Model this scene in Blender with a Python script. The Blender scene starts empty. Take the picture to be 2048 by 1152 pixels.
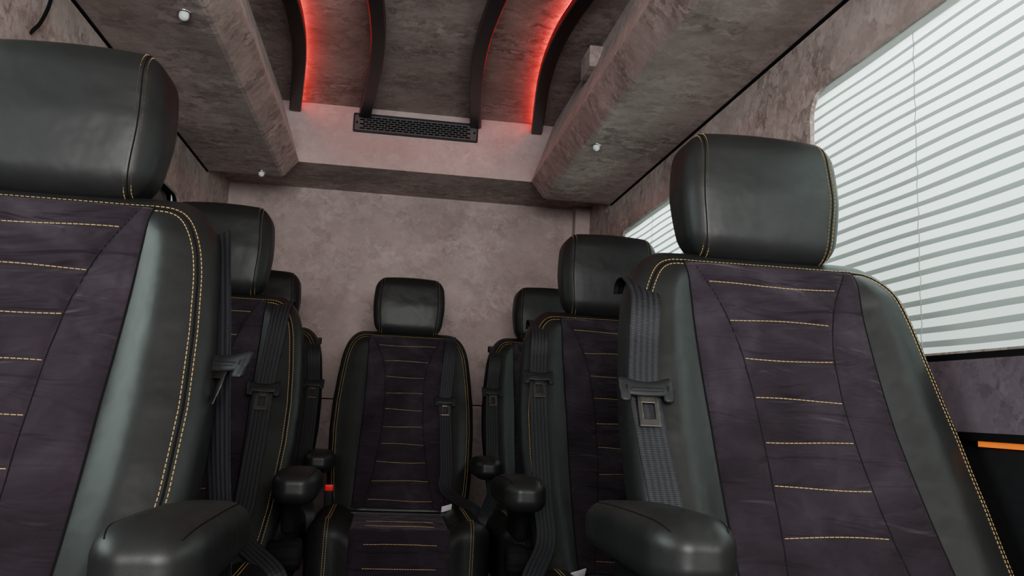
import bpy, bmesh, math, random
import numpy as np
from mathutils import Vector, Matrix
from mathutils.bvhtree import BVHTree
random.seed(3)
scene=bpy.context.scene
COL=scene.collection

# ---------------------------------------------------------------- helpers
def mesh_from(name,verts,faces,mat=None,smooth=True):
    me=bpy.data.meshes.new(name)
    me.from_pydata([tuple(float(c) for c in v) for v in verts],[],faces)
    me.validate(); me.update()
    bm=bmesh.new(); bm.from_mesh(me); bmesh.ops.remove_doubles(bm,verts=bm.verts,dist=1e-5)
    bmesh.ops.recalc_face_normals(bm,faces=bm.faces); bm.to_mesh(me); bm.free()
    if mat: me.materials.append(mat)
    for p in me.polygons: p.use_smooth=smooth
    return me
def obj(name,me,parent=None,label=None,cat=None,kind=None,group=None):
    o=bpy.data.objects.new(name,me); COL.objects.link(o)
    if parent is not None: o.parent=parent
    if label: o["label"]=label
    if cat: o["category"]=cat
    if kind: o["kind"]=kind
    if group: o["group"]=group
    return o
def mirror_mesh(me):
    m=me.copy()
    for v in m.vertices: v.co.x=-v.co.x
    m.flip_normals(); m.update()
    return m
def axis_grid(h,r,k,m):
    L=[]
    for i in range(k): L.append((-(h-r),math.tan(math.pi/4*(-1+i/k))))
    for i in range(m+1): L.append((-(h-r)+2*(h-r)*i/m,0.0))
    for i in range(1,k+1): L.append(((h-r),math.tan(math.pi/4*(i/k))))
    return L
def rbox_data(h,r,k=4,m=6,deform=None):
    if not hasattr(r,'__len__'): r=(r,r,r)
    G=[axis_grid(h[a],r[a],k,m) for a in range(3)]
    V=[];F=[]
    for ax in range(3):
        a,b=[q for q in range(3) if q!=ax]
        for sg in (-1,1):
            base=len(V); na,nb=len(G[a]),len(G[b])
            for i in range(na):
                for j in range(nb):
                    bs=[0,0,0];u=[0,0,0]
                    bs[a],u[a]=G[a][i]; bs[b],u[b]=G[b][j]
                    bs[ax]=sg*(h[ax]-r[ax]);u[ax]=sg
                    n=math.sqrt(sum(c*c for c in u))
                    p=[bs[q]+r[q]*u[q]/n for q in range(3)]
                    if deform: p=deform(*p)
                    V.append(p)
            for i in range(na-1):
                for j in range(nb-1):
                    q=base+i*nb+j
                    F.append((q,q+1,q+nb+1,q+nb))
    return V,F
def shift(V,o): return [(v[0]+o[0],v[1]+o[1],v[2]+o[2]) for v in V]
def join(parts):
    V=[];F=[]
    for v,f in parts:
        b=len(V); V+=list(v); F+=[tuple(i+b for i in q) for q in f]
    return V,F
def box_data(lo,hi):
    x0,y0,z0=lo;x1,y1,z1=hi
    V=[(x0,y0,z0),(x1,y0,z0),(x1,y1,z0),(x0,y1,z0),(x0,y0,z1),(x1,y0,z1),(x1,y1,z1),(x0,y1,z1)]
    F=[(0,3,2,1),(4,5,6,7),(0,1,5,4),(1,2,6,5),(2,3,7,6),(3,0,4,7)]
    return V,F
def tube_data(pts,r,n=8):
    P=[Vector(p) for p in pts];V=[];F=[]
    for i,p in enumerate(P):
        t=(P[min(i+1,len(P)-1)]-P[max(i-1,0)]).normalized()
        a=t.cross(Vector((0.13,0.9,0.31))).normalized(); b=t.cross(a)
        for k in range(n):
            an=2*math.pi*k/n
            V.append(tuple(p+r*(math.cos(an)*a+math.sin(an)*b)))
    for i in range(len(P)-1):
        for k in range(n):
            F.append((i*n+k,i*n+(k+1)%n,(i+1)*n+(k+1)%n,(i+1)*n+k))
    F.append(tuple(range(n))); F.append(tuple((len(P)-1)*n+k for k in range(n)))
    return V,F
def lathe_data(prof,center,axis='z',n=32,ridge=0):
    V=[];F=[]
    for (r,h) in prof:
        for k in range(n):
            an=2*math.pi*k/n
            rr=r*(1+ridge*math.cos(an*n/4)) if ridge else r
            a,b=rr*math.cos(an),rr*math.sin(an)
            p={'z':(a,b,h),'x':(h,a,b),'y':(a,h,b)}[axis]
            V.append((p[0]+center[0],p[1]+center[1],p[2]+center[2]))
    m=len(prof)
    for i in range(m-1):
        for k in range(n):
            F.append((i*n+k,i*n+(k+1)%n,(i+1)*n+(k+1)%n,(i+1)*n+k))
    F.append(tuple(range(n))); F.append(tuple((m-1)*n+k for k in range(n)))
    return V,F
def dashes(pts,nrm,dash=.0046,gap=.0024,w=.00056,hh=.0006):
    P=[Vector(p) for p in pts];NN=[Vector(n) for n in nrm]
    S=[0]
    for i in range(1,len(P)): S.append(S[-1]+(P[i]-P[i-1]).length)
    def at(s):
        i=int(np.searchsorted(S,s))-1; i=max(0,min(i,len(P)-2))
        d=S[i+1]-S[i]; t=(s-S[i])/d if d>1e-9 else 0
        return P[i].lerp(P[i+1],t),NN[i].lerp(NN[i+1],t).normalized()
    V=[];F=[];s=0
    while s+dash<S[-1]:
        a,na=at(s);b,nb=at(s+dash);t=(b-a).normalized()
        for p,n in ((a,na),(b,nb)):
            sd=t.cross(n).normalized()
            V+= [tuple(p+sd*w-n*hh),tuple(p+sd*w*.8+n*hh),tuple(p-sd*w*.8+n*hh),tuple(p-sd*w-n*hh)]
        q=len(V)-8
        F+=[(q,q+1,q+5,q+4),(q+1,q+2,q+6,q+5),(q+2,q+3,q+7,q+6),(q,q+3,q+2,q+1),(q+4,q+5,q+6,q+7)]
        s+=dash+gap
    return V,F
def plate(name,outer,holes,th,mapf,mat):
    cu=bpy.data.curves.new(name,'CURVE'); cu.dimensions='2D'; cu.fill_mode='BOTH'; cu.extrude=th/2
    for loop in [outer]+holes:
        sp=cu.splines.new('POLY'); sp.points.add(len(loop)-1)
        for i,(a,b) in enumerate(loop): sp.points[i].co=(a,b,0,1)
        sp.use_cyclic_u=True
    o=bpy.data.objects.new(name+'_tmp',cu); COL.objects.link(o)
    dg=bpy.context.evaluated_depsgraph_get()
    me=bpy.data.meshes.new_from_object(o.evaluated_get(dg))
    bpy.data.objects.remove(o); bpy.data.curves.remove(cu)
    V=[mapf(*v.co) for v in me.vertices]; F=[tuple(p.vertices) for p in me.polygons]
    bpy.data.meshes.remove(me)
    return mesh_from(name,V,F,mat,False)
def rrect(x0,y0,x1,y1,r,n=8):
    L=[]
    for cx,cy,a0 in ((x1-r,y1-r,0),(x0+r,y1-r,90),(x0+r,y0+r,180),(x1-r,y0+r,270)):
        for i in range(n+1):
            a=math.radians(a0+90*i/n); L.append((cx+r*math.cos(a),cy+r*math.sin(a)))
    return L
def sstep(a,b,x):
    t=max(0,min(1,(x-a)/(b-a))); return t*t*(3-2*t)

# ---------------------------------------------------------------- materials
def newmat(name):
    m=bpy.data.materials.new(name); m.use_nodes=True
    nt=m.node_tree; b=nt.nodes['Principled BSDF']
    return m,nt,b
def N(nt,t,**k):
    n=nt.nodes.new(t)
    for a,v in k.items():
        if a in n.inputs.keys(): n.inputs[a].default_value=v
        else: setattr(n,a,v)
    return n
def ramp(nt,stops):
    n=nt.nodes.new('ShaderNodeValToRGB'); e=n.color_ramp.elements
    while len(e)<len(stops): e.new(.5)
    for i,(p,c) in enumerate(stops): e[i].position=p; e[i].color=(*c,1)
    return n
def suede_wall(name,dark,mid,light,contrast=1.0):
    """crushed suede: large clouds + soft feathered brush flakes"""
    m,nt,b=newmat(name); L=nt.links.new
    tc=N(nt,'ShaderNodeTexCoord')
    nz=N(nt,'ShaderNodeTexNoise',Scale=24.0,Detail=5.0,Roughness=.65); L(tc.outputs['Object'],nz.inputs['Vector'])
    sub=N(nt,'ShaderNodeVectorMath',operation='SUBTRACT'); sub.inputs[1].default_value=(.5,.5,.5); L(nz.outputs['Color'],sub.inputs[0])
    sc=N(nt,'ShaderNodeVectorMath',operation='SCALE'); sc.inputs['Scale'].default_value=.09; L(sub.outputs[0],sc.inputs[0])
    ad=N(nt,'ShaderNodeVectorMath',operation='ADD'); L(tc.outputs['Object'],ad.inputs[0]); L(sc.outputs[0],ad.inputs[1])
    mp=N(nt,'ShaderNodeMapping'); mp.inputs['Rotation'].default_value=(.6,.5,.7); mp.inputs['Scale'].default_value=(.9,1.5,1.25); L(ad.outputs[0],mp.inputs['Vector'])
    v1=N(nt,'ShaderNodeTexVoronoi',feature='SMOOTH_F1',Scale=27.0,Smoothness=.25); L(mp.outputs[0],v1.inputs['Vector'])
    v2=N(nt,'ShaderNodeTexVoronoi',feature='SMOOTH_F1',Scale=60.0,Smoothness=.2); L(mp.outputs[0],v2.inputs['Vector'])
    big=N(nt,'ShaderNodeTexNoise',Scale=2.6,Detail=5.0,Roughness=.58,Distortion=.2); L(tc.outputs['Object'],big.inputs['Vector'])
    msk=N(nt,'ShaderNodeTexNoise',Scale=6.0,Detail=3.0); L(ad.outputs[0],msk.inputs['Vector'])
    mk=ramp(nt,[(.40,(.30,.30,.30)),(.62,(1,1,1))]); L(msk.outputs[0],mk.inputs[0])
    s1=N(nt,'ShaderNodeSeparateColor'); L(v1.outputs['Color'],s1.inputs[0])
    s2=N(nt,'ShaderNodeSeparateColor'); L(v2.outputs['Color'],s2.inputs[0])
    c1=N(nt,'ShaderNodeMath',operation='SUBTRACT'); c1.inputs[1].default_value=.5; L(s1.outputs[0],c1.inputs[0])
    c2=N(nt,'ShaderNodeMath',operation='SUBTRACT'); c2.inputs[1].default_value=.5; L(s2.outputs[1],c2.inputs[0])
    a1=N(nt,'ShaderNodeMath',operation='MULTIPLY'); a1.inputs[1].default_value=.32*contrast; L(c1.outputs[0],a1.inputs[0])
    a2=N(nt,'ShaderNodeMath',operation='MULTIPLY_ADD'); a2.inputs[1].default_value=.24*contrast; L(c2.outputs[0],a2.inputs[0]); L(a1.outputs[0],a2.inputs[2])
    am=N(nt,'ShaderNodeMath',operation='MULTIPLY'); L(a2.outputs[0],am.inputs[0]); L(mk.outputs[0],am.inputs[1])
    a3=N(nt,'ShaderNodeMath',operation='MULTIPLY_ADD'); a3.inputs[1].default_value=.80; L(big.outputs[0],a3.inputs[0]); L(am.outputs[0],a3.inputs[2])
    r=ramp(nt,[(.21,dark),(.41,mid),(.62,light)]); L(a3.outputs[0],r.inputs[0])
    fine=N(nt,'ShaderNodeTexNoise',Scale=900.0,Detail=2.0); L(tc.outputs['Object'],fine.inputs['Vector'])
    bp=N(nt,'ShaderNodeBump',Strength=.15,Distance=.001); L(fine.outputs[0],bp.inputs['Height'])
    L(r.outputs[0],b.inputs['Base Color']); L(bp.outputs[0],b.inputs['Normal'])
    b.inputs['Roughness'].default_value=.85; b.inputs['Specular IOR Level'].default_value=.2
    b.inputs['Sheen Weight'].default_value=.12; b.inputs['Sheen Roughness'].default_value=.4
    b.inputs['Sheen Tint'].default_value=(.95,.80,.78,1)
    return m
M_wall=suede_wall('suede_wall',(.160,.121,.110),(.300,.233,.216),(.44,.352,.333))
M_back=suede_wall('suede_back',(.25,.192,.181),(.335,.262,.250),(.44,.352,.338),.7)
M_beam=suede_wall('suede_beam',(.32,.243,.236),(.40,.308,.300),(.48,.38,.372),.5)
M_low=suede_wall('suede_purple',(.06,.045,.058),(.10,.077,.095),(.15,.12,.14),.7)
def simple(name,col,rough=.5,metal=0,spec=.5,coat=0):
    m,nt,b=newmat(name)
    b.inputs['Roughness'].default_value=rough
    b.inputs['Metallic'].default_value=metal; b.inputs['Specular IOR Level'].default_value=spec
    b.inputs['Coat Weight'].default_value=coat
    tc=N(nt,'ShaderNodeTexCoord'); n=N(nt,'ShaderNodeTexNoise',Scale=60.0); nt.links.new(tc.outputs['Object'],n.inputs[0])
    r=ramp(nt,[(.3,tuple(c*.9 for c in col)),(.7,tuple(min(1,c*1.1) for c in col))])
    nt.links.new(n.outputs[0],r.inputs[0]); nt.links.new(r.outputs[0],b.inputs['Base Color'])
    return m
def leather():
    m,nt,b=newmat('black_leather'); L=nt.links.new
    tc=N(nt,'ShaderNodeTexCoord')
    v=N(nt,'ShaderNodeTexVoronoi',Scale=650.0,feature='DISTANCE_TO_EDGE'); L(tc.outputs['Object'],v.inputs['Vector'])
    w=N(nt,'ShaderNodeTexNoise',Scale=9.0,Detail=3.0); L(tc.outputs['Object'],w.inputs['Vector'])
    b1=N(nt,'ShaderNodeBump',Strength=.12,Distance=.0006); L(v.outputs[0],b1.inputs['Height'])
    b2=N(nt,'ShaderNodeBump',Strength=.45,Distance=.014); L(w.outputs[0],b2.inputs['Height']); L(b1.outputs[0],b2.inputs['Normal'])
    r=ramp(nt,[(.3,(.0082,.0085,.0084)),(.7,(.0118,.0122,.0120))]); L(w.outputs[0],r.inputs[0])
    L(r.outputs[0],b.inputs['Base Color']); L(b2.outputs[0],b.inputs['Normal'])
    b.inputs['Roughness'].default_value=.45; b.inputs['Specular IOR Level'].default_value=.26
    return m
def seat_suede():
    m,nt,b=newmat('seat_suede'); L=nt.links.new
    tc=N(nt,'ShaderNodeTexCoord')
    n=N(nt,'ShaderNodeTexNoise',Scale=6.0,Detail=6.0,Roughness=.6,Distortion=.5); L(tc.outputs['Object'],n.inputs['Vector'])
    r=ramp(nt,[(.34,(.0100,.0067,.0095)),(.52,(.0170,.0118,.0163)),(.70,(.031,.0230,.030))]); L(n.outputs[0],r.inputs[0])
    f=N(nt,'ShaderNodeTexNoise',Scale=1100.0); L(tc.outputs['Object'],f.inputs['Vector'])
    b1=N(nt,'ShaderNodeBump',Strength=.2,Distance=.0006); L(f.outputs[0],b1.inputs['Height'])
    mp=N(nt,'ShaderNodeMapping'); mp.inputs['Scale'].default_value=(7,7,28); L(tc.outputs['Object'],mp.inputs['Vector'])
    wr=N(nt,'ShaderNodeTexNoise',Scale=1.0,Detail=2.0,Distortion=1.2); L(mp.outputs[0],wr.inputs['Vector'])
    b2=N(nt,'ShaderNodeBump',Strength=1.0,Distance=.022); L(wr.outputs[0],b2.inputs['Height']); L(b1.outputs[0],b2.inputs['Normal'])
    L(r.outputs[0],b.inputs['Base Color']); L(b2.outputs[0],b.inputs['Normal'])
    b.inputs['Roughness'].default_value=.9; b.inputs['Specular IOR Level'].default_value=.12
    b.inputs['Sheen Weight'].default_value=.05; b.inputs['Sheen Roughness'].default_value=.45; b.inputs['Sheen Tint'].default_value=(.88,.68,.8,1)
    return m
def webbing():
    m,nt,b=newmat('belt_webbing'); L=nt.links.new
    uv=N(nt,'ShaderNodeUVMap')
    w=N(nt,'ShaderNodeTexWave',Scale=1.6); w.bands_direction='X'; L(uv.outputs[0],w.inputs['Vector'])
    w2=N(nt,'ShaderNodeTexWave',Scale=110.0); w2.bands_direction='Y'; L(uv.outputs[0],w2.inputs['Vector'])
    r=ramp(nt,[(.0,(.0075,.0075,.009)),(1,(.019,.019,.0225))]); L(w.outputs[0],r.inputs[0])
    b1=N(nt,'ShaderNodeBump',Strength=.25,Distance=.0006); L(w.outputs[0],b1.inputs['Height'])
    b2=N(nt,'ShaderNodeBump',Strength=.3,Distance=.0006); L(w2.outputs[0],b2.inputs['Height']); L(b1.outputs[0],b2.inputs['Normal'])
    L(r.outputs[0],b.inputs['Base Color']); L(b2.outputs[0],b.inputs['Normal'])
    b.inputs['Roughness'].default_value=.42; b.inputs['Specular IOR Level'].default_value=.25
    return m
def emis(name,col,s):
    m,nt,b=newmat(name); b.inputs['Base Color'].default_value=(*[c*.5 for c in col],1)
    b.inputs['Emission Color'].default_value=(*col,1); b.inputs['Emission Strength'].default_value=s
    return m
M_leather=leather(); M_suede=seat_suede(); M_web=webbing()
M_thread=simple('gold_thread',(.41,.265,.09),.65)
M_plastic=simple('black_plastic',(.008,.008,.009),.5,spec=.25)
M_matte=simple('matte_black_plastic',(.005,.005,.0055),.8,spec=.1)
M_seam=simple('dark_seam',(.004,.004,.004),.9,spec=.1)
M_gloss=simple('gloss_black_trim',(.004,.004,.0045),.3,spec=.35)
M_steel=simple('steel',(.55,.55,.55),.25,1)
M_steeld=simple('dark_steel',(.12,.11,.105),.3,1)
M_red=simple('red_plastic',(.8,.02,.03),.4)
M_white=simple('white_label',(.6,.6,.6),.7)
M_floor=simple('dark_floor',(.05,.05,.052),.6)
M_redled=emis('red_led',(1,.008,.010),16)
M_orange=emis('orange_led',(1,.19,.0),.65)
M_dome=simple('frosted_dome',(.62,.66,.66),.25)
def fabric(name,dc,tcv,mix):
    m,nt,b=newmat(name); L=nt.links.new
    out=nt.nodes['Material Output']
    d=N(nt,'ShaderNodeBsdfDiffuse'); d.inputs[0].default_value=(*dc,1)
    t=N(nt,'ShaderNodeBsdfTranslucent'); t.inputs[0].default_value=(*tcv,1)
    tc=N(nt,'ShaderNodeTexCoord'); n=N(nt,'ShaderNodeTexNoise',Scale=300.0); L(tc.outputs['Object'],n.inputs[0])
    bp=N(nt,'ShaderNodeBump',Strength=.1,Distance=.001); L(n.outputs[0],bp.inputs['Height']); L(bp.outputs[0],d.inputs['Normal'])
    mx=N(nt,'ShaderNodeMixShader'); mx.inputs[0].default_value=mix
    L(d.outputs[0],mx.inputs[1]); L(t.outputs[0],mx.inputs[2]); L(mx.outputs[0],out.inputs[0]); nt.nodes.remove(b)
    return m
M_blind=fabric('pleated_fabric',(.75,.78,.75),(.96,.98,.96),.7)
M_blind2=fabric('pleated_fabric_shaded',(.36,.39,.37),(.21,.23,.22),.4)  # greyer copy of the blind fabric: pleat shade put into the colour; cords reuse it
M_rail=fabric('blind_rail',(.55,.58,.56),(.55,.58,.56),.4)
def glassmat():
    m,nt,b=newmat('window_glass'); L=nt.links.new; out=nt.nodes['Material Output']
    t=N(nt,'ShaderNodeBsdfTransparent'); t.inputs[0].default_value=(.85,.93,.91,1)
    g=N(nt,'ShaderNodeBsdfGlossy'); g.inputs['Roughness'].default_value=.02
    fr=N(nt,'ShaderNodeFresnel'); mx=N(nt,'ShaderNodeMixShader'); L(fr.outputs[0],mx.inputs[0]); L(t.outputs[0],mx.inputs[1]); L(g.outputs[0],mx.inputs[2]); L(mx.outputs[0],out.inputs[0]); nt.nodes.remove(b)
    return m
M_glass=glassmat()

# ---------------------------------------------------------------- seat meshes (type R: belt / armrest at -x)
ZT=1.10
def yf(z): return -.06-.33*(1.09-z)-.33*(1.09-z)**2
def hwf(z):
    base=float(np.interp(z,[.42,.55,.7,.8,.9,1.0,1.1],[.250,.268,.277,.276,.268,.256,.246]))
    z0=.96
    if z>z0:
        t=min(1,(z-z0)/(ZT-z0)); k=(1-t**2.5)**(1/2.5); base=.160+(base-.160)*k
    return base
def thf(z):
    th=float(np.interp(z,[.42,.7,1.1],[.145,.13,.095]))
    if z>1.05:
        t=min(1,(z-1.05)/(ZT-1.05)); th*=max(.02,(1-t**2.2)**(1/2.2))
    return th
def backrest():
    zs=[.42+(.96-.42)*i/26 for i in range(27)]
    zs+=[.96+(ZT-.96)*math.sin(math.pi/2*i/22) for i in range(1,23)]
    n=112;V=[];F=[]
    for z in zs:
        hw,th=hwf(z),thf(z)
        th0=float(np.interp(z,[.42,.7,1.1],[.145,.13,.095]))
        yc=yf(z)+th0/2
        top=sstep(ZT,1.03,z)
        for k in range(n):
            a=2*math.pi*k/n; c,s=math.cos(a),math.sin(a)
            x=hw*math.copysign(abs(c)**.55,c); y=th/2*math.copysign(abs(s)**.62,s)
            q=abs(x)/hw
            if s<0: y-=(.034*sstep(.52,.78,q))*abs(s)**.4*top
            V.append((x,yc+y,z))
    m=len(zs)
    for i in range(m-1):
        for k in range(n): F.append((i*n+k,i*n+(k+1)%n,(i+1)*n+(k+1)%n,(i+1)*n+k))
    F.append(tuple(range(n))); F.append(tuple((m-1)*n+k for k in range(n)))
    return V,F
BV,BF=backrest()
bvhB=BVHTree.FromPolygons([Vector(v) for v in BV],BF)
def castB(x,z):
    h=bvhB.ray_cast(Vector((x,-1.2,z)),Vector((0,1,0)))
    return (h[0],h[1]) if h[0] is not None else (None,None)
def topB(x,y=-.03):
    h=bvhB.ray_cast(Vector((x,y,2)),Vector((0,0,-1)))
    return h[0].z if h[0] is not None else 1.0
me_back=mesh_from('backrest',BV,BF,M_leather)
def outline(d):
    zz=[.46+(.96-.46)*i/60 for i in range(61)]+[.96+(ZT-.96)*math.sin(math.pi/2*i/60) for i in range(1,61)]
    side=[(hwf(z),z) for z in zz]
    side+=[(.160-.160*i/20,ZT) for i in range(1,21)]
    full=side+[(-x,z) for x,z in reversed(side[:-1])]
    out=[]
    for i,(x,z) in enumerate(full):
        a=full[max(i-1,0)];b=full[min(i+1,len(full)-1)]
        tx,tz=b[0]-a[0],b[1]-a[1]; l=math.hypot(tx,tz) or 1
        out.append((x-tz/l*d,z+tx/l*d))
    return out
st=[]
tubes=[]
for d,kind in ((.0195,'d'),(.0240,'t'),(.0285,'d')):
    P=[];Nn=[]
    for x,z in outline(d):
        p,nn=castB(x,z)
        if p is not None: P.append(p-Vector((0,.0003,0)));Nn.append(nn if nn.y<0 else -nn)
    if kind=='d': st.append(dashes(P,Nn))
    else: tubes.append(tube_data(P,.0014,6))
PZ0,PZ1=.44,1.078
def hg(z): return float(np.interp(z,[.44,.50,.55,.65,.75,.85,.93,1.0,1.04,1.08],[.125,.112,.100,.084,.076,.074,.080,.099,.118,.143]))
def hgs(z): return sum(hg(z+o) for o in (-.02,-.01,0,.01,.02))/5
def sw(z): return float(np.interp(z,[.42,.6,.8,1.0,1.1],[.165,.160,.152,.152,.155]))
lines=[1.040-.064*i for i in range(10)]
V=[];F=[];nc,nr=90,230
for j in range(nr+1):
    z=PZ0+(PZ1-PZ0)*j/nr; s=sw(z); h=hgs(z)
    for i in range(nc+1):
        x=s*(-1+2*i/nc); p,_=castB(x,z); y=p.y if p is not None else yf(z)
        off=.0035*min(1,(s-abs(x))/.006)+.0006
        dz=min(abs(z-l) for l in lines)
        ax=abs(x)
        inner=sstep(h+.002,h-.008,ax)
        q=.0095*(1-math.exp(-dz/.011))
        lat=.0065*(1-math.exp(-abs(ax-h)/.009))
        off+= inner*min(q,lat*1.4)+(1-inner)*lat*min(1,(s-ax)/.02)
        if j==nr: off=.0
        V.append((x,y-off,z))
for j in range(nr):
    for i in range(nc):
        a=j*(nc+1)+i; F.append((a,a+1,a+nc+2,a+nc+1))
me_panel=mesh_from('back_panel',V,F,M_suede)
bvhP=BVHTree.FromPolygons([Vector(v) for v in V],F)
def castP(x,z):
    h=bvhP.ray_cast(Vector((x,-1.2,z)),Vector((0,1,0)))
    return (h[0],h[1]) if h[0] is not None else (None,None)
for l in lines:
    P=[];Nn=[]; h=hgs(l)-.003
    for i in range(25):
        x=h*(-1+2*i/24); p,nn=castP(x,l+.002*math.sin(x*23+l*40))
        if p is not None: P.append(p);Nn.append(Vector((0,-1,.3)).normalized())
    st.append(dashes(P,Nn,dash=.006,gap=.0016,w=.0006,hh=.0009))
for sg in (-1,1):
    P=[]
    for j in range(60):
        z=PZ0+.003+(PZ1-PZ0-.006)*j/59; p,_=castP(sg*hgs(z),z)
        if p is not None: P.append(p+Vector((0,.0004,0)))
    tubes.append(tube_data(P,.0011,6))
    P=[]
    for j in range(60):
        z=PZ0+(PZ1-PZ0)*j/59; p,_=castB(sg*sw(z),z)
        if p is not None: P.append(p)
    tubes.append(tube_data(P,.0018,6))
P=[castB(sw(PZ1)*(-1+2*i/30),PZ1)[0] for i in range(31)]
tubes.append(tube_data([p for p in P if p is not None],.0018,6))
me_bst=mesh_from('back_stitching',*join(st),M_thread,False)
me_bseam=mesh_from('back_seam',*join(tubes),M_seam)

# headrest (local origin at its base so it can be raised)
HB=1.090
HC=(0,-.0,1.206-HB)
HW=.148
def hdef(x,y,z):
    t=z/.120
    wd=1-.10*max(0,t)**2.4-.11*max(0,-t)**1.6
    z2=z+.008*(1-(x/HW)**2)*max(0,t)-.004*(1-(x/HW)**2)*max(0,-t)
    y2=y*(1-(.18 if y<0 else .45)*max(0,-t)-.08*max(0,t)) - .008*(1-t*t)*(1 if y<0 else 0)*(1-(x/.155)**2)
    y2+=.10*z
    return (x*wd,y2,z2)
V,F=rbox_data((HW,.064,.115),(.036,.040,.044),7,10,hdef); V=shift(V,HC)
bvhH=BVHTree.FromPolygons([Vector(v) for v in V],F)
me_head=mesh_from('headrest',V,F,M_leather)
st=[];me_hpip=[]
for sg in (-1,1):
    for ins,kd in ((.1140,'d'),(.1190,'t'),(.1240,'d')):
        P=[];Nn=[]
        for i in range(90):
            a=math.radians(-75+ (75+180+20)*i/89)
            dy,dz=-math.cos(a),math.sin(a)
            x=sg*ins*(1-.055*max(0,dz)**2-.08*max(0,-dz)**2)
            o=Vector((x,HC[1]+dy*.3*1,HC[2]+dz*.3)); c=Vector((x,HC[1]+0,HC[2]))
            h=bvhH.ray_cast(o,(c-o).normalized())
            if h[0] is not None: P.append(h[0]);Nn.append(h[1])
        if kd=='d': st.append(dashes(P,Nn,w=.0006,hh=.0008))
        else: me_hpip.append(mesh_from('headrest_piping_%d'%sg,*tube_data(P,.0011,6),M_seam))
me_hst=mesh_from('headrest_stitching',*join(st),M_thread,False)
me_posts=[mesh_from('headrest_post_%d'%i,*lathe_data([(.007,0),(.007,.06)],(sx,.005,1.055),'z',16),M_steel) for i,sx in enumerate((-.06,.06))]

# cushion
CC=(0,-.625,.325)
def cdef(x,y,z):
    ax=abs(x)
    up=sstep(.135,.21,ax)*.034*(1 if z>0 else 0)
    fr=sstep(-.12,-.25,y)
    z2=z+up+.014*fr*(1 if z>0 else 0)
    x2=x*(1-.01*fr)
    y2=y-.02*(1-(x/.29)**2)*(1 if y<0 else 0)*1.0+ (.014*(1 if y<0 and ax>.15 else 0)*sstep(.15,.19,ax))
    return (x2,y2,z2)
V,F=rbox_data((.285,.245,.092),(.065,.062,.058),7,22,cdef); V=shift(V,CC)
me_cush=mesh_from('seat_cushion',V,F,M_leather)
bvhC=BVHTree.FromPolygons([Vector(v) for v in V],F)
def castC(x,a,off=0):
    d=Vector((0,-math.cos(a),math.sin(a))); c=Vector((x,CC[1]-.06,CC[2]-.01)); o=c+d*.7
    h=bvhC.ray_cast(o,-d)
    if h[0] is None: return None,None
    nn=h[1] if h[1].dot(d)>0 else -h[1]
    return h[0]+nn*off,nn
V=[];F=[];na,nx=110,40
angs=[math.radians(-22+ (165+22)*i/na) for i in range(na+1)]
for i,a in enumerate(angs):
    for j in range(nx+1):
        x=.152*(-1+2*j/nx); e=min(1,(.152-abs(x))/.008)*min(1,i/2,(na-i)/2)
        p,nn=castC(x,a,.0005+.008*e); V.append(tuple(p) if p is not None else (x,CC[1],CC[2]))
for i in range(na):
    for j in range(nx): q=i*(nx+1)+j;F.append((q,q+1,q+nx+2,q+nx+1))
me_cpan=mesh_from('cushion_panel',V,F,M_suede)
st=[]
for a in (-14,3,21,60,110):
    P=[];Nn=[]
    for j in range(21):
        x=.11*(-1+2*j/20); p,nn=castC(x,math.radians(a),.0088)
        P.append(p);Nn.append(nn)
    st.append(dashes(P,Nn,dash=.006,gap=.0018,w=.0007))
for sg in (-1,1):
    for dx in (.216,.224):
        P=[];Nn=[]
        for i in range(80):
            p,nn=castC(sg*dx,math.radians(-38+(165+38)*i/79),.0004)
            if p is not None:P.append(p);Nn.append(nn)
        st.append(dashes(P,Nn))
me_cst=mesh_from('cushion_stitching',*join(st),M_thread,False)

# pedestal
parts=[rbox_data((.235,.21,.02),.008,2,2,None)]
parts[0]=(shift(parts[0][0],(0,-.62,.225)),parts[0][1])
for lo,hi in (((-.2,-.80,.02),(-.15,-.44,.22)),((.15,-.80,.02),(.2,-.44,.22)),((-.23,-.83,0),(.23,-.76,.03)),((-.23,-.48,0),(.23,-.41,.03)),((-.15,-.64,.02),(.15,-.6,.22)),((-.2,-.47,.21),(.2,-.33,.43))):
    parts.append(box_data(lo,hi))
me_ped=mesh_from('pedestal',*join(parts),M_plastic,False)

# armrest (at -x): padded leather pad, thicker at its free end, seam pair on top
def adef(x,y,z):
    t=(y+.19)/.38
    t=min(1,max(0,t))
    k=1.04-.16*t
    z2=z*k+.010*(1-2*t)+.007*math.sin(math.pi*t) if z>0 else z*(1.0-.25*t)+.010*(1-2*t)
    return (x*(1.08-.14*t)+.006*t,y,z2)
V,F=rbox_data((.046,.19,.038),(.034,.058,.030),9,12,adef); AO=(-.318,-.380,.655); V=shift(V,AO)
me_arm=mesh_from('armrest',V,F,M_leather)
bvhA=BVHTree.FromPolygons([Vector(v) for v in V],F)
me_armseam=[]
for sg in (-1,1):
    P=[]
    for i in range(80):
        y=AO[1]-.172+.33*i/79; o=Vector((AO[0]+sg*.22,y,AO[2]+.26)); c=Vector((AO[0]+sg*.006,y,AO[2]+.006))
        h=bvhA.ray_cast(o,(c-o).normalized())
        if h[0] is not None:P.append(h[0])
    me_armseam.append(mesh_from('armrest_seam_%d'%sg,*tube_data(P,.0009,6),M_seam))
pl=rbox_data((.016,.080,.070),.015,5,3,lambda x,y,z:(x,y-.35*z,z))
me_brk=mesh_from('armrest_bracket',shift(pl[0],(-.288,-.275,.600)),pl[1],M_matte)
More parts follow.
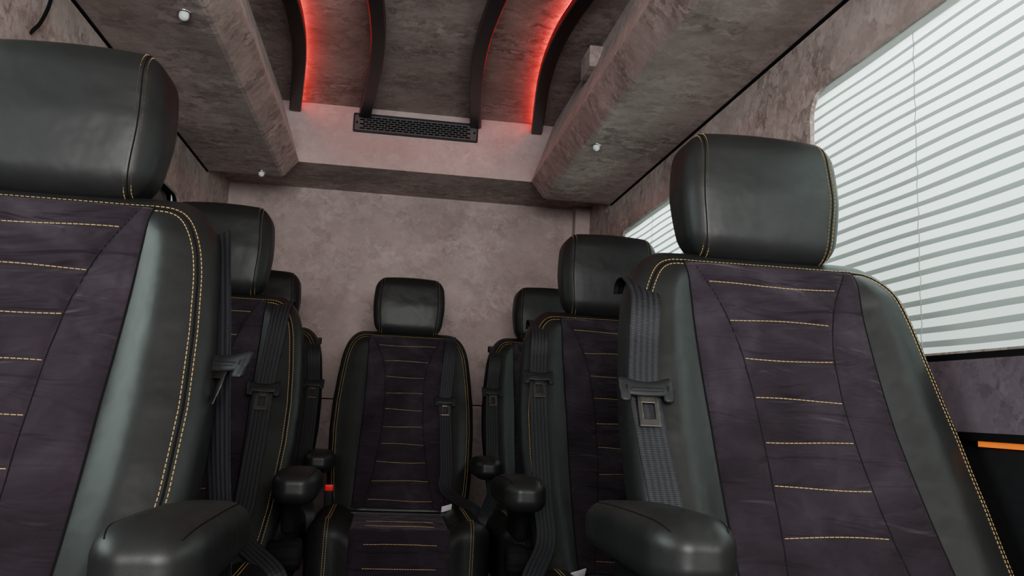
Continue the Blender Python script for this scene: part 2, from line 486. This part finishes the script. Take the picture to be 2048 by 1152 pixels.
me_knob=mesh_from('recline_knob',*lathe_data([(.0,-.05),(.022,-.05),(.034,-.046),(.037,-.035),(.037,-.01),(.03,0),(.03,.03)],(-.280,-.36,.455),'x',48,.035),M_matte)
b1=rbox_data((.015,.013,.05),.006,2,2); b2=rbox_data((.0145,.0130,.011),.004,2,2)
def tilt(V,o): return [(v[0]+o[0],v[1]-.25*v[2]+o[1],v[2]+o[2]) for v in V]
me_buck=mesh_from('belt_buckle',tilt(b1[0],(.245,-.44,.455)),b1[1],M_plastic)
me_buckr=mesh_from('buckle_button',tilt(b2[0],(.245,-.455,.508)),b2[1],M_red)
me_tag=mesh_from('tag',*rbox_data((.018,.002,.011),.001,1,2,lambda x,y,z:(x,y-.7*z+6*x*x,z+.3*x)),M_white)

def catmull(pts,n=10):
    P=[np.array(p,float) for p in pts]; P=[2*P[0]-P[1]]+P+[2*P[-1]-P[-2]]; out=[]
    for i in range(1,len(P)-2):
        for k in range(n):
            t=k/n
            out.append(.5*((2*P[i])+(-P[i-1]+P[i+1])*t+(2*P[i-1]-5*P[i]+4*P[i+1]-P[i+2])*t*t+(-P[i-1]+3*P[i]-3*P[i+1]+P[i+2])*t**3))
    out.append(P[-2]); return out
def belt(x0,x1,x2,zt,custom=None):
    def by(z,x):
        # front-most surface under the strap's width (bolster or suede panel)
        ys=[]
        for o in (-.022,-.011,0,.011,.022):
            xx=min(x+o,hwf(z)*.90)
            p,_=castB(-xx,z)
            if p is not None: ys.append(p.y-(.012 if xx<sw(z) else 0))
        return (min(ys) if ys else yf(z)-.034)-.004
    if custom:
        pts,tp=custom; cp=Vector(tp[:3]); twist=tp[3]
    else:
        twist=0
        zs=topB(-x0,.0)-.005
        pts=[(-x0+.004,.030,zs-.020,0),(-x0+.002,.016,zs-.006,0),(-x0,-.012,zs,0),(-x0,-.042,zs-.006,0)]
        za=zs-.045; f=(1.06-za)/(1.06-zt); x=x0+(x1-x0)*f; pts.append((-x,by(za,x)-.001,za,0))
        yt=by(zt,x1)-.006
        if za-zt>.12:
            zm=(za+zt)/2; x=(x+x1)/2; pts.append((-x,min(by(zm,x),(by(za,x)+yt)/2)-.001,zm,0))
        pts.append((-x1,yt,zt,0))
        for f in (.2,.4,.6,.8,1):
            z=zt+(.50-zt)*f; x=x1+(x2-x1)*f; pts.append((-x,by(z,x)-.001,z,0))
        xe=max(.285,x2); pts.append((-xe,-.47,.43,0)); pts.append((-xe,-.48,.36,0))
        cp=Vector((-x1,by(zt,x1)-.010,zt))
    C=catmull(pts,10); V=[];F=[];uv=[];hw=.024;nw=4
    S=0
    for i,c in enumerate(C):
        p=Vector(c[:3]); a=Vector(C[max(i-1,0)][:3]);b=Vector(C[min(i+1,len(C)-1)][:3]);t=(b-a).normalized()
        if i: S+=(p-Vector(C[i-1][:3])).length
        w=Vector((math.cos(c[3]),math.sin(c[3]),0)); w=(w-t*w.dot(t)).normalized(); nn=t.cross(w)
        for side in (1,-1):
            for k in range(nw+1):
                u=-1+2*k/nw
                V.append(tuple(p+w*hw*u+nn*.0009*side)); uv.append(((u+1)/2,S))
    m=2*(nw+1)
    for i in range(len(C)-1):
        A=i*m;B=A+m
        for k in range(nw):
            F.append((A+k,A+k+1,B+k+1,B+k)); F.append((A+nw+1+k,B+nw+1+k,B+nw+2+k,A+nw+2+k))
        F.append((A,B,B+nw+1,A+nw+1)); F.append((A+nw,A+2*nw+1,B+2*nw+1,B+nw))
    me=bpy.data.meshes.new('seat_belt'); me.from_pydata(V,[],F); me.update()
    ul=me.uv_layers.new(name='UVMap')
    for lp in me.loops: ul.data[lp.index].uv=uv[lp.vertex_index]
    me.materials.append(M_web)
    for p in me.polygons: p.use_smooth=False
    T=[];q=rbox_data((.042,.0060,.011),(.009,.0045,.008),3,4,lambda x,y,z:(x,y,z+.010*(abs(x)/.042)**2*(1 if z>0 else .3)))
    T.append(q)
    for sx in (-.033,.033):
        q2=rbox_data((.008,.006,.015),(.005,.005,.005),2,2); T.append((shift(q2[0],(sx,0,-.004)),q2[1]))
    slot=rbox_data((.026,.0072,.003),.002,2,2)
    L=[]
    for c,h in (((-.0125,0,-.028),(.0032,.0012,.020)),((.0125,0,-.028),(.0032,.0012,.020)),((0,0,-.048),(.0157,.0012,.0055)),((0,0,-.014),(.0157,.0012,.006))):
        q3=rbox_data(h,(.001,.001,.001),1,1); L.append((shift(q3[0],c),q3[1]))
    ca,sa=math.cos(twist),math.sin(twist)
    def place(V): return [(cp.x+ca*x-sa*(y-.006)+(-.25*z if abs(twist)>.3 else 0),cp.y+sa*x+ca*(y-.006)+.46*z,cp.z+z) for x,y,z in V]
    v,f=join(T+[slot]); t1=mesh_from('belt_tongue',place(v),f,M_plastic)
    v,f=join(L); t2=mesh_from('latch_plate',place(v),f,M_steeld,False)
    return me,t1,t2
cache={}
def getm(me,left):
    if not left: return me
    k=me.name
    if k not in cache: cache[k]=mirror_mesh(me)
    return cache[k]
def seat(X,Y,left,b,label,arm=True,ashift=(0,0,0),tag=None,hs=1.0):
    e=bpy.data.objects.new('passenger_seat',None); COL.objects.link(e); e.location=(X,Y,0); e.empty_display_size=.1
    e["label"]=label; e["category"]="seat"; e["group"]="passenger seats in the minibus"
    g=lambda m:getm(m,left)
    h=obj('headrest',g(me_head),e); h.location=(0,0,HB); h.scale=(1,1,hs)
    obj('stitching',g(me_hst),h,label='golden double stitching',kind='stuff')
    for m in me_hpip: obj('piping',g(m),h)
    for m in me_posts: obj('headrest_post',g(m),e,label='chrome headrest post')
    bk=obj('backrest',g(me_back),e); obj('center_panel',g(me_panel),bk,label='dark purple suede quilted centre panel')
    obj('stitching',g(me_bst),bk,label='golden stitching',kind='stuff'); obj('piping',g(me_bseam),bk)
    c=obj('seat_cushion',g(me_cush),e); obj('center_panel',g(me_cpan),c,label='dark purple suede cushion insert'); obj('stitching',g(me_cst),c,label='golden stitching',kind='stuff')
    obj('pedestal',g(me_ped),e)
    if arm:
        a=obj('armrest',g(me_arm),e); a.location=((-1 if left else 1)*ashift[0],ashift[1],ashift[2])
        for m in me_armseam: obj('seam',g(m),a)
        if ashift[1]>-.03:
            obj('bracket',g(me_brk),a); obj('recline_knob',g(me_knob),e)
    bu=obj('belt_buckle',g(me_buck),e); obj('release_button',g(me_buckr),bu,label='red release button')
    if tag:
        t=obj('care_label',me_tag,c,label='small white fabric label'); t.location=tag
    m1,m2,m3=belt(*b)
    if left: m1,m2,m3=[mirror_mesh(m) for m in (m1,m2,m3)]
    bo=obj('seat_belt',m1,e,label='black webbing seat belt'); obj('belt_tongue',m2,bo); obj('latch_plate',m3,bo,label='metal latch plate')
    return e
SX=.567
L1pts=[(-.200,.060,1.00,.1),(-.205,.050,1.045,.2),(-.226,.005,1.055,.6),(-.248,-.055,1.000,.75),(-.262,-.090,.930,.70),(-.271,-.108,.86,.65),(-.279,-.113,.79,.70),(-.287,-.116,.72,.75),(-.302,-.120,.61,.85),(-.312,-.130,.50,1.0),(-.312,-.16,.38,1.1)]
seat(SX+.006,1.346,False,(.230,.258,.240,.853),"black leather seat with purple suede panel beside wide blinds",ashift=(.000,0,.012))
seat(-SX,1.246,True,(.228,.285,.285,.80,(L1pts,(-.283,-.124,.858,.45))),"black leather seat with suede panel and twisted hanging belt",ashift=(.008,.030,.006))
seat(SX,2.315,False,(.218,.231,.238,.900),"black leather and suede seat in the middle row by blinds",ashift=(0,0,-.040),tag=(-.17,-.44,.440),hs=1.06)
seat(-SX,2.343,True,(.200,.188,.190,.835),"black leather and suede seat in the middle row by window",ashift=(0,0,-.040),hs=1.11)
seat(SX+.020,3.336,False,(.225,.245,.25,.87),"black leather and suede seat in the rearmost row",ashift=(.02,-.055,-.060),hs=.98)
seat(-SX-.030,3.385,True,(.225,.245,.25,.87),"black leather and suede seat in the rearmost row",ashift=(.0,-.055,-.060))
seat(0,3.377,True,(.178,.160,.172,.825),"black leather seat with suede panel facing the aisle",arm=False,tag=(.17,-.44,.447),hs=1.02)

# ---------------------------------------------------------------- room shell (dimensions in shell units, converted by RS)
KS=1.09
def RS(me):
    for v in me.vertices: v.co=Vector((v.co.x*KS,v.co.y*KS,max(0.0 if v.co.z>=0 else -.05,v.co.z*KS-.074)))
    me.update(); return me
WX=.81; YB=3.58; YF=-1.0; ZS=1.668; ZC=1.99
def S(name,me): return obj(name,RS(me),kind='structure')
S('floor',mesh_from('floor',*box_data((-.95,YF,-.05),(.95,YB+.1,0)),M_floor,False))
S('ceiling',mesh_from('ceiling',*box_data((-.95,YF,ZC),(.95,YB+.1,ZC+.04)),M_wall,False))
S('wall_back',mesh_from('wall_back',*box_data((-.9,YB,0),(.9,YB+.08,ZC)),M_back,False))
W1=(.15,.935,1.556,1.523); W2=(1.82,.935,2.99,1.520); L1w=(.1,.935,1.25,1.520); L2w=(1.72,.935,2.84,1.480)
WT=.010
def wallmesh(name,holes,sgn):
    outer=[(YF,0),(YB,0),(YB,ZC),(YF,ZC)]
    return plate(name,outer,[rrect(a,b,c,d,.055) for a,b,c,d in holes],WT,lambda u,v,w:(sgn*(WX+WT/2)+w,u,v),M_wall)
S('wall_right',wallmesh('wall_right',[W1,W2],1)); S('wall_left',wallmesh('wall_left',[L1w,L2w],-1))
n=1
for sgn,ws in ((1,[W1,W2]),(-1,[L1w,L2w])):
    for (a,b,c,d) in ws:
        fo=.060 if sgn>0 else .018
        ins=.01 if sgn>0 else .0
        fr=plate('win',rrect(a-.05,b-.05,c+.05,d+.05,.06),[rrect(a-ins,b-ins,c+ins,d+ins,.05)],.012,lambda u,v,w:(sgn*(WX+fo)+w,u,v),M_seam)
        w=S('window_%d'%n,fr)
        gl=plate('glass',rrect(a-.045,b-.045,c+.045,d+.045,.05),[],.004,lambda u,v,w:(sgn*(WX+fo+.01)+w,u,v),M_glass)
        obj('glass_pane',RS(gl),w)
        n+=1
def soffit(s,name):
    prof=[(s*.553,ZC),(s*.468,1.738),(s*.472,1.730),(s*.518,ZS+.004),(s*.528,ZS),(s*WX,ZS),(s*WX,ZC)]
    V=[];F=[]
    for y in (YF,3.15):
        for x,z in prof: V.append((x,y,z))
    k=len(prof)
    for i in range(k): F.append((i,(i+1)%k,k+(i+1)%k,k+i))
    F.append(tuple(range(k)));F.append(tuple(range(k,2*k)))
    S(name,mesh_from(name,V,F,M_wall,False))
soffit(-1,'trim_1'); soffit(1,'trim_2')
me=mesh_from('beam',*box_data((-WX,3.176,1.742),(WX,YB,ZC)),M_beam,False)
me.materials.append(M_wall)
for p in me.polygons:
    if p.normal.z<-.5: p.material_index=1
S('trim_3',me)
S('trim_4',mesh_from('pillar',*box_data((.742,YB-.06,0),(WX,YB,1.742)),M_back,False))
for i,s in enumerate((-1,1)):
    S('trim_%d'%(5+i),mesh_from('gap',*box_data((min(s*(WX-.006),s*WX),YF,ZS-.006),(max(s*(WX-.006),s*WX),3.15,ZS+.002)),M_seam,False))
S('trim_7',mesh_from('rear_joint',*box_data((-WX,YB-.002,.811),(.742,YB+.001,.816)),M_seam,False))
for k,s in enumerate((1,-1)):
    def bx(x0,x1,y0,y1,z0,z1): return box_data((min(s*x0,s*x1),y0,z0),(max(s*x0,s*x1),y1,z1))
    S('trim_%d'%(8+5*k),mesh_from('sill',*bx(.800,.812,YF,3.1,.920,.930),M_gloss,False))
    S('trim_%d'%(9+5*k),mesh_from('lower_panel',*bx(.800,.812,YF,YB,.812,.920),M_low,False))
    lg=S('trim_%d'%(10+5*k),mesh_from('ledge',*bx(.782,.812,YF,3.2,.800,.812),M_gloss,False))
    S('trim_%d'%(11+5*k),mesh_from('lower_trim',*bx(.797,.812,YF,3.2,.0,.800),M_plastic,False))
    if s>0: obj('led_strip',RS(mesh_from('led_strip',*box_data((.789,-.6,.792),(.797,1.06,.800)),M_orange,False)),lg,label="glowing orange led strip")
# ---------------------------------------------------------------- ribs
def rib_path(side,outer):
    dx=.018 if side<0 and outer else 0
    if outer: pts=[(.482+dx,3.160),(.445+dx,2.90),(.413+dx,2.65),(.396+dx,2.42),(.398+dx,2.2),(.425+dx,1.95),(.475+dx,1.7)]
    else: pts=[(.226,3.160),(.198,2.90),(.175,2.65),(.164,2.42),(.169,2.2),(.190,1.95),(.23,1.7)]
    return catmull([(side*a,b) for a,b in pts],10)
GAP=.020
def rib(side,outer):
    C=rib_path(side,outer); V=[];F=[]
    hw=.023; h=.042
    for i,c in enumerate(C):
        a=C[max(i-1,0)];b=C[min(i+1,len(C)-1)];t=(b-a)/np.linalg.norm(b-a); nn=np.array([t[1],-t[0]])
        for o,z in ((-hw,ZC-GAP),(-hw,ZC-h),(-hw+.003,ZC-h-.003),(hw-.003,ZC-h-.003),(hw,ZC-h),(hw,ZC-GAP)):
            p=c+nn*o; V.append((p[0],p[1],z))
    k=6
    for i in range(len(C)-1):
        for q in range(k): F.append((i*k+q,i*k+(q+1)%k,(i+1)*k+(q+1)%k,(i+1)*k+q))
    F.append(tuple(range(k)));F.append(tuple((len(C)-1)*k+q for q in range(k)))
    lab="curved gloss black ceiling rib"+(" backlit by red led light" if outer else " beside the vent")
    r=obj('ceiling_rib',RS(mesh_from('ceiling_rib',V,F,M_gloss,False)),label=lab,cat="ceiling rib",group="curved black ribs on the ceiling")
    V=[];F=[]
    for i,c in enumerate(C):
        for o,z in ((-.015,ZC),(-.015,ZC-GAP-.002),(.015,ZC-GAP-.002),(.015,ZC)): V.append((c[0]+o+(side*.006 if outer else 0),c[1],z))
    for i in range(len(C)-1):
        for q in range(4): F.append((i*4+q,i*4+(q+1)%4,(i+1)*4+(q+1)%4,(i+1)*4+q))
    obj('mounting_cleat',RS(mesh_from('mounting_cleat',V,F,M_seam,False)),r)
    if outer:
        V=[];F=[]
        s=-side
        for i,c in enumerate(C):
            for o,z in ((.0105,ZC-.003),(.0105,ZC-.018),(.0145,ZC-.018),(.0145,ZC-.003)): V.append((c[0]+s*o,c[1],z))
        for i in range(len(C)-1):
            for q in range(4): F.append((i*4+q,i*4+(q+1)%4,(i+1)*4+(q+1)%4,(i+1)*4+q))
        F.append((0,1,2,3));k=(len(C)-1)*4;F.append((k,k+1,k+2,k+3))
        obj('led_strip',RS(mesh_from('led_strip',V,F,M_redled,False)),r,label='glowing red led strip')
for sd,o in ((-1,True),(-1,False),(1,False),(1,True)): rib(sd,o)
q=rbox_data((.028,.06,.035),.004,2,2)
S('trim_30',mesh_from('block',shift(q[0],(.522,2.37,1.915)),q[1],M_wall))
# ---------------------------------------------------------------- vent
vx0,vx1,vz0,vz1=-.268,.236,1.888,1.962
holes=[]
rows=6; rh=(vz1-vz0-.020)/rows
for r in range(rows):
    z=vz0+.010+rh*(r+.5); L=.022; off=(r%2)*.0125
    x=vx0+.024+off
    while x+L<vx1-.022:
        holes.append(rrect(x,z-.0032,x+L,z+.0032,.003,2)); x+=.0252
M_vent=simple('vent_plastic',(.04,.04,.043),.5)
vm=plate('air_vent',rrect(vx0,vz0,vx1,vz1,.004,3),holes,.006,lambda u,v,w:(u,3.171+w,v),M_vent)
v=obj('air_vent',RS(vm),label="black slotted air vent grille on the rear ceiling beam",cat="air vent")
obj('duct_back',RS(mesh_from('duct_back',*box_data((vx0+.006,3.1745,vz0+.005),(vx1-.006,3.176,vz1-.005)),M_seam,False)),v)
rim=plate('rim',rrect(vx0-.002,vz0-.002,vx1+.002,vz1+.002,.005,3),[rrect(vx0+.005,vz0+.005,vx1-.005,vz1-.005,.003,3)],.008,lambda u,v,w:(u,3.170+w,v),M_plastic)
obj('rim',RS(rim),v)
for sx in (vx0+.013,vx1-.013):
    obj('screw',RS(mesh_from('screw',*lathe_data([(.0,-.003),(.0035,-.0025),(.004,0),(.004,.003)],(sx,3.166,(vz0+vz1)/2),'y',16),M_seam)),v)
# ---------------------------------------------------------------- spotlights
for (x,y) in ((-.572,1.80),(-.596,3.10),(.555,2.43)):
    pr=[(.011*math.sin(math.pi/2*i/8)+1e-4,-.021+.011*(1-math.cos(math.pi/2*i/8))) for i in range(9)]+[(.011,-.002)]
    d=obj('ceiling_spotlight',RS(mesh_from('spot',*lathe_data(pr,(x,y,ZS),'z',28),M_dome)),label="small frosted ceiling spotlight, switched off, in suede panel",cat="ceiling light",group="small ceiling spotlights")
    obj('bezel',RS(mesh_from('bezel',*lathe_data([(.0112,-.004),(.015,-.004),(.016,-.001),(.016,.001)],(x,y,ZS),'z',28),M_steel)),d,label='chrome bezel')
# ---------------------------------------------------------------- blinds
def blind(w,sgn,label):
    a,b,c,d=w; y0,y1=a-.03,c+.03; z1=d-.012; pitch=.0245; n=int((z1-b+.01)/pitch)+1
    V=[];F=[];xx=WX+WT+.009
    for i in range(2*n+1):
        z=z1-(i//2)*pitch-(.53*pitch if i%2 else 0); x=xx+(.0030 if i%2 else -.0030)
        for j in range(25):
            y=y0+(y1-y0)*j/24; V.append((sgn*x,y,z+.0014*math.sin(j*.85+i*.35)))
    for i in range(2*n):
        for j in range(24): q=i*25+j;F.append((q,q+1,q+26,q+25))
    me=bpy.data.meshes.new('pleated_blind'); me.from_pydata(V,[],F); me.update()
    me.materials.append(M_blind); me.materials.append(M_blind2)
    for k,p in enumerate(me.polygons): p.material_index=(k//24)%2  # every second facet gets the grey copy, painting in its shaded side
    o=obj('pleated_blind',RS(me),label=label,cat="window blind",group="pleated window blinds")
    zb=z1-n*pitch
    t=rbox_data((.006,(y1-y0)/2,.013),.003,2,1); obj('top_rail',RS(mesh_from('rail',shift(t[0],(sgn*xx,(y0+y1)/2,z1+.014)),t[1],M_rail)),o)
    t=rbox_data((.006,(y1-y0)/2,.006),.002,2,1); obj('bottom_rail',RS(mesh_from('rail',shift(t[0],(sgn*xx,(y0+y1)/2,zb-.005)),t[1],M_rail)),o)
    for yy in (y0+.42,y1-.36):
        P=[(sgn*(xx-.0048+.0008*math.sin(k*1.3)),yy+.0014*math.sin(k*2.1),z1-k*(z1-zb)/46) for k in range(47)]
        obj('cord',RS(mesh_from('cord',*tube_data(P,.0009,6),M_blind2)),o)
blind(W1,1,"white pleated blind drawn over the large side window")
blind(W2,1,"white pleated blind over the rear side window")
P=catmull([(-.875,1.80,1.742),(-.868,1.82,1.68),(-.872,1.80,1.61),(-.884,1.78,1.57)],8)
obj('cable',mesh_from('cable',*tube_data([tuple(p) for p in P],.004,8),M_seam),label="thin black cable hanging along the suede side wall",cat="cable")

# ---------------------------------------------------------------- lights / world
def area(name,loc,rot,sx,sy,power,col=(1,1,1)):
    l=bpy.data.lights.new(name,'AREA'); l.shape='RECTANGLE'; l.size=sx; l.size_y=sy; l.energy=power; l.color=col
    o=bpy.data.objects.new(name,l); COL.objects.link(o); o.location=loc; o.rotation_euler=rot; return o
area('windshield_daylight',(0,-1.7,1.35),(math.radians(88),0,0),1.6,1.1,138,(1,.99,.975))
for y0,p in ((.85,200),(2.6,125)):
    area('side_daylight',(1.65,y0,2.0),(0,math.radians(52),0),1.0,1.5,p,(.98,1,.985))
area('side_daylight',(-1.55,.9,1.6),(0,math.radians(-68),0),1.0,1.4,50,(.99,1,.99))
w=bpy.data.worlds.new('world'); scene.world=w; w.use_nodes=True; nt=w.node_tree
bg=nt.nodes['Background']; tc=nt.nodes.new('ShaderNodeTexCoord'); sp=nt.nodes.new('ShaderNodeSeparateXYZ'); r=ramp(nt,[(.35,(.22,.22,.217)),(.55,(.95,.96,.952))])
mr=nt.nodes.new('ShaderNodeMapRange'); mr.inputs['From Min'].default_value=-1
nt.links.new(tc.outputs['Generated'],sp.inputs[0]); nt.links.new(sp.outputs['Z'],mr.inputs['Value']); nt.links.new(mr.outputs[0],r.inputs[0]); nt.links.new(r.outputs[0],bg.inputs[0]); bg.inputs[1].default_value=1.9

# ---------------------------------------------------------------- camera
cd=bpy.data.cameras.new('camera'); cam=bpy.data.objects.new('camera',cd); COL.objects.link(cam); scene.camera=cam
yaw,pit,rol=.1469,.1459,.0459
fw=Vector((math.sin(yaw)*math.cos(pit),math.cos(yaw)*math.cos(pit),math.sin(pit)))
r0=Vector((math.cos(yaw),-math.sin(yaw),0)); u0=r0.cross(fw)
right=math.cos(rol)*r0+math.sin(rol)*u0; up=-math.sin(rol)*r0+math.cos(rol)*u0
M=Matrix((right,up,-fw)).transposed().to_4x4(); M.translation=Vector((-.065,0,.82)); cam.matrix_world=M
cd.sensor_width=36; cd.lens=1598.15/2048*36; cd.clip_start=.02
